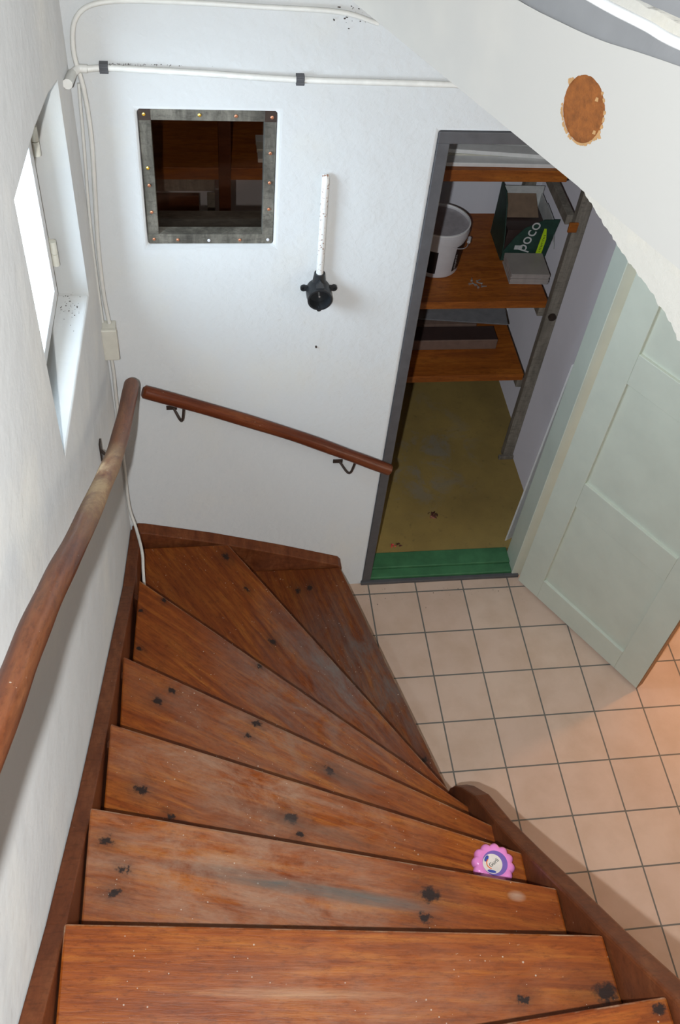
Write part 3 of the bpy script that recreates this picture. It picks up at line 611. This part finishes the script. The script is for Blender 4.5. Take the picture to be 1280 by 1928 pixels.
# ------------------------------------------------------------------ hatch
h = thing('hatch_window', 'small fixed glass hatch in a screwed grey timber frame in the back wall', 'window', (0.32, 0.04, 1.668)); H0 = Vector((0.32, 0.04, 1.668))
X0, X1, Z0, Z1 = HX0 + 0.002, HX1 - 0.002, HZ0 + 0.001, HZ1 - 0.002
fw = 0.030; y0, y1 = 0.014, 0.050
for nm, lo_, hi_ in (('frame_stile', (X0, y0, Z0 + fw), (X0 + fw, y1, Z1 - fw)), ('frame_stile', (X1 - fw, y0, Z0 + fw), (X1, y1, Z1 - fw)), ('frame_rail', (X0, y0 - 0.001, Z0), (X1, y1, Z0 + fw)), ('frame_rail', (X0, y0 - 0.001, Z1 - fw), (X1, y1, Z1))):
    boxo(nm, Vector(lo_) - H0, Vector(hi_) - H0, M_raw, h, 0.0015)
boxo('pane', Vector((X0 + fw - 0.004, 0.0505, Z0 + fw - 0.004)) - H0, Vector((X1 - fw + 0.004, 0.0535, Z1 - fw + 0.004)) - H0, M_glass_dirty, h, 0)
bm = bmesh.new()
for a, b in (((X0, 0.054, Z0), (X1, 0.129, Z0 + 0.028)), ((X0, 0.054, Z0 + 0.028), (X0 + 0.022, 0.129, Z1)), ((X1 - 0.022, 0.054, Z0 + 0.028), (X1, 0.129, Z1))): box(bm, Vector(a) - H0, Vector(b) - H0)
obj('lining', bm, M_lining, h)
for x0_ in (X0, X1 - fw): boxo('corner_block', Vector((x0_, y0 - 0.0022, Z1 - fw)) - H0, Vector((x0_ + fw, y0 - 0.0012, Z1)) - H0, M_rust, h, 0.0005)
scr = [(X0 + .014, Z1 - .014, 0), (0.30, Z1 - .014, 0), (0.39, Z1 - .015, 1), (X1 - .012, Z1 - .017, 2), (X0 + .014, 1.90, 0), (X0 + .014, 1.85, 1), (X0 + .015, 1.77, 1), (X0 + .016, Z0 + .016, 1), (0.23, Z0 + .014, 2), (0.315, Z0 + .012, 3), (0.40, Z0 + .013, 2), (X1 - .014, Z0 + .014, 3), (X1 - .014, 1.945, 2), (X1 - .014, 1.86, 1), (X1 - .014, 1.78, 2)]
for x, z, k in scr:
    bm = bmesh.new(); lathe(bm, [(0.0045, 0.0), (0.0045, 0.0015), (0.002, 0.0028), (0.0018, 0.0012)], 10, Matrix.Translation(Vector((x, y0 - 0.002, z)) - H0) @ MY)
    obj('screw', bm, [M_brass, M_copper, M_copper, M_whitep][k], h)

# ------------------------------------------------------------------ pantry doorway
df = thing('door_frame', 'dark grey painted door frame around the pantry doorway', 'door frame', (0.93, 0, 0)); D0 = Vector((0.93, 0, 0))
boxo('jamb', Vector((0.911, -0.004, 0.0)) - D0, Vector((0.944, 0.105, 1.986)) - D0, M_grey, df, 0.002)
boxo('head', Vector((0.911, -0.004, 1.986)) - D0, Vector((1.60, 0.105, 2.019)) - D0, M_grey, df, 0.002)
boxo('jamb', Vector((1.556, 0.0, 0.0)) - D0, Vector((1.60, 0.105, 1.986)) - D0, M_sage, df, 0.002)['label'] = 'sage green hinge-side jamb'
boxo('foot_strip', Vector((0.905, -0.012, 0.001)) - D0, Vector((1.585, 0.004, 0.017)) - D0, M_grey, df, 0.002)
ts = thing('threshold', 'green painted wooden threshold board between tiles and pantry floor', 'threshold', (1.25, 0.06, 0)); T0 = Vector((1.25, 0.06, 0))
boxo('upper_board', Vector((0.9445, 0.050, 0.0)) - T0, Vector((1.556, 0.128, 0.036)) - T0, M_green, ts, 0.003)
boxo('lower_board', Vector((0.944, 0.006, 0.0)) - T0, Vector((1.556, 0.050, 0.026)) - T0, M_green, ts, 0.003)
# panelled door, opened towards the viewer
HG = Vector((1.578, -0.031, 0.01)); DD = Vector((0.542, -0.8404, 0)); DN = Vector((0.8404, 0.542, 0))     # DN away from the camera
dr = thing('panelled_door', 'pale sage green three-panel wooden door standing open over the tiles', 'door', HG)
def dpnt(s, z, o=0.0): return DD * s + DN * o + Vector((0, 0, z))
def dbox(name, s0, s1, z0, z1, o0, o1, mat, parent, bev=0.002):
    bm = bmesh.new(); prism(bm, [dpnt(s0, z0, o0), dpnt(s1, z0, o0), dpnt(s1, z1, o0), dpnt(s0, z1, o0)], DN * (o1 - o0)); return obj(name, bm, mat, parent, bev)
W = 0.648; HT = 1.965; DT = 0.038
dbox('stile', 0, 0.11, 0, HT, 0, DT, M_sage, dr); dbox('stile', W - 0.115, W, 0, HT, 0, DT, M_sage, dr)
for z0, z1 in ((0, 0.118), (0.597, 0.727), (1.217, 1.343), (1.86, HT)): dbox('door_rail', 0.1101, W - 0.1151, z0, z1, 0, DT, M_sage, dr)
for z0, z1 in ((0.118, 0.597), (0.727, 1.217), (1.343, 1.86)): dbox('panel', 0.10, W - 0.105, z0 - 0.008, z1 + 0.008, 0.012, 0.028, M_sage, dr)
def dedge(): 
    m = M_shelf; return dbox('door_edge', W + 0.0002, W + 0.003, 0.0, HT, 0.001, DT, plain('bare_edge_wood', (0.30, 0.15, 0.06), 0.6), dr, 0)
dedge()
dbox('lock_plate', W + 0.003, W + 0.0045, 0.93, 1.07, 0.008, 0.03, M_steel, dr, 0)

# ------------------------------------------------------------------ pantry shelves
sh = thing('pantry_shelf', 'open shelf unit with orange-brown boards and grey posts in the pantry', 'shelving', (1.66, 0.7, 0.03)); S0 = Vector((1.66, 0.7, 0.03))
def sb(name, lo_, hi_, mat, bev=0.002, M=None): return boxo(name, Vector(lo_) - S0, Vector(hi_) - S0, mat, sh, bev, M)
sb('shelf_board', (0.40, 0.690, 0.485), (1.661, 1.06, 0.52), M_shelf); sb('shelf_board', (0.40, 0.690, 0.880), (1.668, 1.295, 0.915), M_shelf); 
sb('shelf_board', (-0.045, 0.690, 1.445), (1.60, 1.295, 1.49), M_shelf)
sb('post', (1.662, 0.655, 0.03), (1.711, 0.688, 2.2), M_post); sb('post', (1.672, 1.255, 0.03), (1.72, 1.295, 2.2), M_post)
sb('post', (0.365, 0.650, 0.0), (0.405, 0.689, 2.2), M_riser)
for z in (0.838, 1.27, 0.445): sb('side_rail', (1.640, 0.690, z), (1.671, 1.295, z + 0.040), M_post)
sb('foot_block', (1.640, 0.638, 0.0302), (1.7105, 0.6545, 0.050), M_post)
bm = bmesh.new(); lathe(bm, [(0.016, 0), (0.016, 0.012), (0.0, 0.014)], 12, Matrix.Translation(Vector((1.687, 0.656, 0.865)) - S0) @ MY); smooth_angle(obj('bolt', bm, M_rust, sh))
sb('bracket_block', (1.640, 0.645, 1.265), (1.675, 0.6545, 1.305), M_shelf)
# carcass seen through the hatch: inner wooden frame below the top shelf
sb('cross_rail', (0.05, 0.700, 1.395), (0.352, 0.73, 1.444), M_post); sb('cross_post', (0.325, 0.692, 0.9), (0.352, 0.699, 1.394), M_post)
sb('back_panel', (0.11, 1.10, 0.02), (0.30, 1.12, 1.12), M_riser)

# bucket
bk = thing('plastic_bucket', 'white plastic bucket with sunken grey lid on the middle pantry shelf', 'bucket', (1.243, 0.936, 0.9155))
bk.scale = (0.80, 0.80, 0.78)
bm = bmesh.new(); lathe(bm, [(0.118, 0.0), (0.122, 0.006), (0.134, 0.20), (0.134, 0.205), (0.142, 0.206), (0.146, 0.238), (0.141, 0.262), (0.137, 0.262), (0.133, 0.24), (0.118, 0.012), (0.0, 0.012)], 64)
smooth_angle(obj('pail', bm, M_whitep, bk), 30)
bm = bmesh.new(); lathe(bm, [(0.1405, 0.262), (0.145, 0.264), (0.145, 0.270), (0.138, 0.271), (0.137, 0.2625)], 64, cap=False)
smooth_angle(obj('rim', bm, M_trim, bk), 30)
bm = bmesh.new(); lathe(bm, [(0.1366, 0.253), (0.1366, 0.255)], 48); obj('lid', bm, M_gray_lid, bk)
def curved_label(name, a0, a1, z0, z1, mat, parent, rf, n=12):
    bm = bmesh.new(); rows = []
    for z in (z0, z1): rows.append([bm.verts.new((rf(z) * math.cos(a0 + (a1 - a0) * i / n), rf(z) * math.sin(a0 + (a1 - a0) * i / n), z)) for i in range(n + 1)])
    for i in range(n): bm.faces.new((rows[0][i], rows[0][i + 1], rows[1][i + 1], rows[1][i]))
    return obj(name, bm, mat, parent)
rf = lambda z: 0.1228 + 0.0625 * (z - 0.006)
lb = curved_label('label_band', math.radians(-58), math.radians(-8), 0.03, 0.185, M_blacklabel, bk, rf)
curved_label('label_band', math.radians(-128), math.radians(-100), 0.03, 0.165, M_blacklabel, bk, rf)
an = math.radians(-52); 
print_marks('label_text', 0.12, 0.013, frame_mat((rf(0.1) * math.cos(an) * 1.012, rf(0.1) * math.sin(an) * 1.012, 0.10), (0, 0, 1), (math.sin(an), -math.cos(an), 0), (math.cos(an), math.sin(an), 0)), M_whiteink, lb)
bm = bmesh.new(); pts = []
for i in range(15):
    a = math.radians(-75 + i * 5); pts.append(Vector((0.151 * math.cos(a), 0.151 * math.sin(a), 0.205 - 0.05 * math.sin(PI * i / 28))))
tube(bm, pts, 0.0022, 6); tube(bm, [pts[-1] + Vector((0.0, -0.016, 0)), pts[-1] + Vector((0.012, 0.016, 0.004))], 0.009, 10)
smooth_angle(obj('handle', bm, M_whitep, bk))
# cardboard box
cb = thing('cardboard_box', 'torn open dark green cardboard box with lime label on the pantry shelf', 'box', (1.623, 1.055, 0.9155), (0, 0, math.radians(-1)))
bw, bd, bh = 0.185, 0.20, 0.195
def panel(name, pts, th, mat, parent, bev=0): 
    bm = bmesh.new(); prism(bm, pts, th); return obj(name, bm, mat, parent, bev)
panel('side_panel', [(-bw / 2, -bd / 2, 0), (-bw / 2, bd / 2, 0), (-bw / 2, bd / 2, bh + 0.05), (-bw / 2, 0.02, bh + 0.05), (-bw / 2, -0.02, bh + 0.02), (-bw / 2, -bd / 2 + 0.02, bh * 0.6), (-bw / 2, -bd / 2, bh * 0.35)], (0.003, 0, 0), M_cardgreen, cb)
panel('side_panel', [(bw / 2 - 0.003, -bd / 2, 0), (bw / 2 - 0.003, bd / 2, 0), (bw / 2 - 0.003, bd / 2, bh), (bw / 2 - 0.003, -bd / 2, bh)], (-0.003, 0, 0), M_cardwhite, cb)
panel('back_panel', [(-bw / 2, bd / 2, 0), (bw / 2, bd / 2, 0), (bw / 2, bd / 2, bh + 0.03), (-bw / 2, bd / 2, bh + 0.03)], (0, -0.003, 0), M_cardwhite, cb)
fpnl = panel('front_panel', [(-bw / 2, -bd / 2, 0), (bw / 2, -bd / 2, 0), (bw / 2 + 0.02, -bd / 2 - 0.01, bh + 0.01), (bw / 2 - 0.04, -bd / 2, bh), (-0.02, -bd / 2, bh * 0.80), (-0.05, -bd / 2, bh * 0.6), (-bw / 2, -bd / 2, bh * 0.2)], (0, 0.003, 0), M_cardgreen, cb)
panel('inner_pack', [(-bw / 2 + 0.01, -bd / 2 + 0.02, 0.004), (bw / 2 - 0.01, -bd / 2 + 0.02, 0.004), (bw / 2 - 0.01, bd / 2 - 0.01, 0.004), (-bw / 2 + 0.01, bd / 2 - 0.01, 0.004)], (0, 0, 0.13), M_darkpack, cb)
panel('inner_flap', [(-bw / 2 + 0.012, 0.0, 0.14), (bw / 2 - 0.03, 0.0, 0.14), (bw / 2 - 0.03, bd / 2 - 0.006, 0.19), (-bw / 2 + 0.012, bd / 2 - 0.006, 0.19)], (0, 0, 0.003), M_cardbrown, cb)
panel('outer_flap', [(bw / 2 - 0.001, -bd / 2, bh * 0.98), (bw / 2 - 0.001, -bd / 2 + 0.12, bh), (bw / 2 + 0.045, -bd / 2 + 0.07, bh * 0.35), (bw / 2 + 0.03, -bd / 2, bh * 0.3)], (0.003, 0, 0), M_cardwhite, cb)
panel('lime_sticker', [(0.050, -bd / 2 - 0.0015, 0.02), (0.075, -bd / 2 - 0.0015, 0.02), (0.083, -bd / 2 - 0.0015, bh * 0.80), (0.060, -bd / 2 - 0.0015, bh * 0.80)], (0, 0.001, 0), M_lime, fpnl)
text('printed_word', 'poco', 0.075, frame_mat((0.002, -bd / 2 - 0.0012, 0.118), Vector((0.30, 0, 0.954)), Vector((-0.954, 0, 0.30)), (0, -1, 0)), M_whiteink, fpnl, sx=0.95)
print_marks('sticker_text', 0.085, 0.009, frame_mat((0.067, -bd / 2 - 0.003, 0.09), Vector((0.06, 0, 0.998)), Vector((-0.998, 0, 0.06)), (0, -1, 0)), M_darkink, fpnl)
panel('small_sticker', [(-0.045, -bd / 2 - 0.0012, 0.055), (-0.012, -bd / 2 - 0.0012, 0.055), (-0.012, -bd / 2 - 0.0012, 0.075), (-0.045, -bd / 2 - 0.0012, 0.075)], (0, 0.001, 0), M_cardwhite, fpnl)
# stack of grey tiles
for i in range(7):
    dx, dy = random.uniform(-.003, .003), random.uniform(-.004, .004)
    t = thing('wall_tile', ['bottom tile', 'second tile from the bottom', 'third tile from the bottom', 'middle tile', 'third tile from the top', 'second tile from the top', 'topmost tile'][i] + ' of the grey stack in front of the green box', 'tile', (1.615 + dx * 0.6, 0.868 + dy * 0.6, 0.9155 + i * 0.0071), (0, 0, math.radians(-2 + random.uniform(-0.6, 0.6))), 'grey tiles stacked on the pantry shelf')
    boxo('tile_body', (-0.080, -0.072, 0), (0.080, 0.072, 0.0056), M_tileedge, t, 0.0006); boxo('glaze', (-0.079, -0.071, 0.0056), (0.079, 0.071, 0.0068), M_tilegrey, t, 0.0005)
# screws on the shelf
for i, (dx, dy, a) in enumerate([(-0.026, 0.0, 0.3), (-0.012, 0.022, 1.3), (-0.003, -0.006, 2.0), (0.010, 0.018, 0.7), (0.026, 0.002, 2.6), (0.006, -0.022, 1.7), (0.022, -0.016, 0.2)]):
    bm = bmesh.new(); tube(bm, [(0, 0, 0.005), (0.022, 0, 0.003)], [0.0034, 0.0016], 8); lathe(bm, [(0.0052, 0), (0.0052, 0.002), (0, 0.003)], 10, Matrix.Translation((0, 0, 0.0052)) @ Matrix.Rotation(-PI / 2, 4, 'Y'))
    o = smooth_angle(obj('loose_screw', bm, M_steel)); o.location = (1.39 + dx, 0.795 + dy, 0.9158); o.rotation_euler = (0, 0, a)
    tag(o, 'small shiny screw lying in a loose heap on the middle pantry shelf', 'screw', 'loose screws on the middle pantry shelf')
# lower shelf goods
lp = thing('flooring_pack', 'long dark brown wrapped pack lying on the lowest pantry shelf', 'package', (1.2, 0.91, 0.521)); boxo('pack_body', (-0.6, -0.055, 0), (0.372, 0.035, 0.052), M_packside, lp, 0.003); boxo('wrap', (-0.6, -0.053, 0.0525), (0.37, 0.035, 0.055), M_darkpack, lp, 0.001)
o = boxo('offcut_board', (-0.5, -0.06, 0), (0.30, 0.02, 0.05), M_packside, None, 0.002); o.location = (1.2, 1.025, 0.521); tag(o, 'short pale brown board behind the dark pack on the lowest shelf', 'board')
o = boxo('grey_sheet', (-0.55, -0.05, 0), (0.44, 0.14, 0.006), M_boardg, None, 0.001); o.location = (1.2, 1.03, 0.595); o.rotation_euler = (math.radians(3), math.radians(1.5), math.radians(-5)); tag(o, 'thin grey sheet lying slanted on top of the packs on the lowest shelf', 'sheet')
# laths on the top shelf
for i, (y, z, r, ln, x0_, lab) in enumerate([(0.735, 1.4905, -1.0, 0.36, -0.7, 'front white lath lying flat along the top shelf edge'), (0.790, 1.4905, -1.5, 0.33, -0.7, 'greyish lath just behind the front one on the top shelf'), (0.845, 1.4905, -0.8, 0.30, -0.7, 'rear flat white lath on the top pantry shelf'), (0.795, 1.5062, -6, 0.34, -0.25, 'skewed white lath lying across the others on the top shelf'), (0.885, 1.5062, -4, 0.28, -0.25, 'upper rear white lath on the pantry top shelf stack')]):
    o = boxo('wooden_lath', (x0_, -0.024, 0), (ln, 0.024, 0.015), M_boardw if i != 1 else M_cream, None, 0.002); o.location = (1.2, y, z); o.rotation_euler = (0, 0, math.radians(r)); tag(o, lab, 'lath', 'white laths on the top pantry shelf')
# leaning board behind the door jamb
bm = bmesh.new(); prism(bm, [(0, 0, 0), (0.008, 0.0, 0), (0.150, 0.07, 0), (0.142, 0.075, 0)], (0.022, 0.0, 1.02)); o = obj('thin_board', bm, M_boardw, bevel=0.001); o.location = (1.560, 0.165, 0.031); tag(o, 'thin white board leaning upright beside the sage door jamb', 'board')
# litter on the pantry floor
def leaf(name, loc, sc, mat, label, cat, seed):
    rnd = random.Random(seed); bm = bmesh.new()
    for k in range(7):
        a = rnd.uniform(0, 6.28); L_ = rnd.uniform(0.012, 0.03) * sc; w_ = L_ * 0.35; c = Vector((rnd.uniform(-.012, .012) * sc, rnd.uniform(-.01, .01) * sc, 0.001)); d = Vector((math.cos(a), math.sin(a), 0)); n = Vector((-d.y, d.x, 0))
        prism(bm, [c - d * L_ / 2, c + n * w_ / 2 + Vector((0, 0, .006 * sc)), c + d * L_ / 2 + Vector((0, 0, .002)), c - n * w_ / 2 + Vector((0, 0, 0.001))], (0, 0, 0.0008))
    o = obj(name, bm, mat); o.location = loc; tag(o, label, cat); return o
leaf('dry_leaf', (1.27, 0.324, 0.0305), 1.5, M_leaf, 'crumpled dark red dry leaf on the ochre pantry floor', 'leaf', 3)
leaf('paint_flake', (1.262, 0.31, 0.0308), 0.6, plain('pale_red', (0.45, 0.15, 0.13), 0.7), 'pale red flake beside the crumpled dry leaf', 'flake', 5)
leaf('bottle_cap_scrap', (1.066, 0.164, 0.0305), 0.7, M_red, 'small bright red scrap near the green threshold', 'scrap', 8)
leaf('dry_twig', (1.09, 0.168, 0.0305), 0.8, M_leaf, 'dark twig scrap beside the bright red scrap', 'twig', 9)

# ------------------------------------------------------------------ pink scalloped tub on the stairs
tb = thing('gel_tub', 'pink scalloped round plastic tub with purple label on a stair tread', 'tub', (0.920, -1.538, 1.0002))
bm = bmesh.new(); nP = 12; seg = 144; prof = [(0.80, 0.0), (0.95, 0.004), (1.0, 0.013), (0.97, 0.022), (0.86, 0.029), (0.70, 0.031), (0.64, 0.0295), (0.0, 0.0295)]
rings = []
for fr, z in prof:
    k_ = min(1, max(0, (fr - 0.6) / 0.3))
    rings.append([bm.verts.new(((0.050 * fr * (1 + k_ * 0.11 * (abs(math.sin(nP * a / 2)) - 0.6))) * math.cos(a), (0.050 * fr * (1 + k_ * 0.11 * (abs(math.sin(nP * a / 2)) - 0.6))) * math.sin(a), z + (0.002 * k_ * abs(math.sin(nP * a / 2)) if z > 0.02 else 0))) for a in [2 * PI * i / seg for i in range(seg)]] if fr > 0 else None)
for i in range(len(prof) - 2):
    for k in range(seg): bm.faces.new((rings[i][k], rings[i][(k + 1) % seg], rings[i + 1][(k + 1) % seg], rings[i + 1][k]))
bm.faces.new(rings[0]); bm.faces.new(rings[-2]); smooth_angle(obj('case', bm, M_pink, tb), 50)
def disc(name, cx, cy, r, z, mat, parent, sx=1.0, seg=40, rot=0.0):
    bm = bmesh.new(); pts = []
    for k in range(seg):
        a = 2 * PI * k / seg; x, y = r * sx * math.cos(a), r * math.sin(a); pts.append((cx + x * math.cos(rot) - y * math.sin(rot), cy + x * math.sin(rot) + y * math.cos(rot), z))
    prism(bm, pts, (0, 0, 0.0003)); return obj(name, bm, mat, parent)
ld = disc('round_label', 0.002, 0, 0.0300, 0.0298, M_purple, tb)
disc('picture', -0.0045, -0.001, 0.0235, 0.0302, M_creamprint, ld)
disc('blue_mark', -0.0165, 0.0125, 0.0042, 0.0306, M_blue, ld, 2.0, rot=0.9)
bm = bmesh.new()
tube(bm, [Vector((-0.006 + 0.0125 * math.cos(a), 0.0 + 0.0125 * math.sin(a), 0.0309)) for a in [2.2 + 0.25 * i for i in range(10)]], 0.0012, 6); obj('orange_mark', bm, M_orange, ld)
text('script_text', 'Gurli', 0.0135, frame_mat((-0.001, 0.001, 0.0308), (0.86, 0.5, 0), (-0.5, 0.86, 0), (0, 0, 1)), M_darkink, ld, 0.0002)
disc('lower_print', -0.010, -0.0185, 0.0035, 0.0306, M_blue, ld, 3.0, rot=-0.3)

# ------------------------------------------------------------------ loose dirt
def dirt(name, label, pts, mat, seed, smin=0.0008, smax=0.0025):
    rnd = random.Random(seed); bm = bmesh.new()
    for p in pts:
        r = rnd.uniform(smin, smax); bmesh.ops.create_icosphere(bm, subdivisions=1, radius=r, matrix=Matrix.Translation(Vector(p)) @ Matrix.Rotation(rnd.uniform(0, 3), 4, 'Z') @ Matrix.Diagonal((1, rnd.uniform(0.4, 1.6), 0.5, 1)))
    o = obj(name, bm, mat); o['kind'] = 'stuff'; tag(o, label, 'dirt'); return o
rd = random.Random(11)
dirt('window_sill_dirt', 'dark fly dirt sprinkled in the far corner of the stair window sill', [wl(rd.gauss(0.235, 0.03), 0, 0) + WN * (-0.035 + rd.uniform(-0.03, 0.02)) + Vector((0, 0, 1.6555)) for _ in range(46)], M_rust, 2, 0.0006, 0.0018)
dirt('wall_crumbs', 'dark broken crumbs in the crack at the top of the back wall', [(0.655 + rd.gauss(0, 0.022), -0.004, 2.302 + rd.gauss(0, 0.012)) for _ in range(32)], M_rust, 3, 0.0008, 0.0028)
dirt('pipe_dust', 'grey dust and web bits lying along the top of the level conduit', [(0.09 + abs(rd.gauss(0, 0.07)), -0.006 - rd.uniform(0, 0.006), 2.1775 + rd.uniform(0, 0.003)) for _ in range(55)], M_rust, 4, 0.0006, 0.0016)
dirt('floor_grit', 'dark grit scattered on the tiles beside the grey door frame foot', [(rd.uniform(0.85, 1.6), -0.03 - abs(rd.gauss(0, 0.05)), 0.0008) for _ in range(40)], M_rust, 5, 0.0006, 0.002)
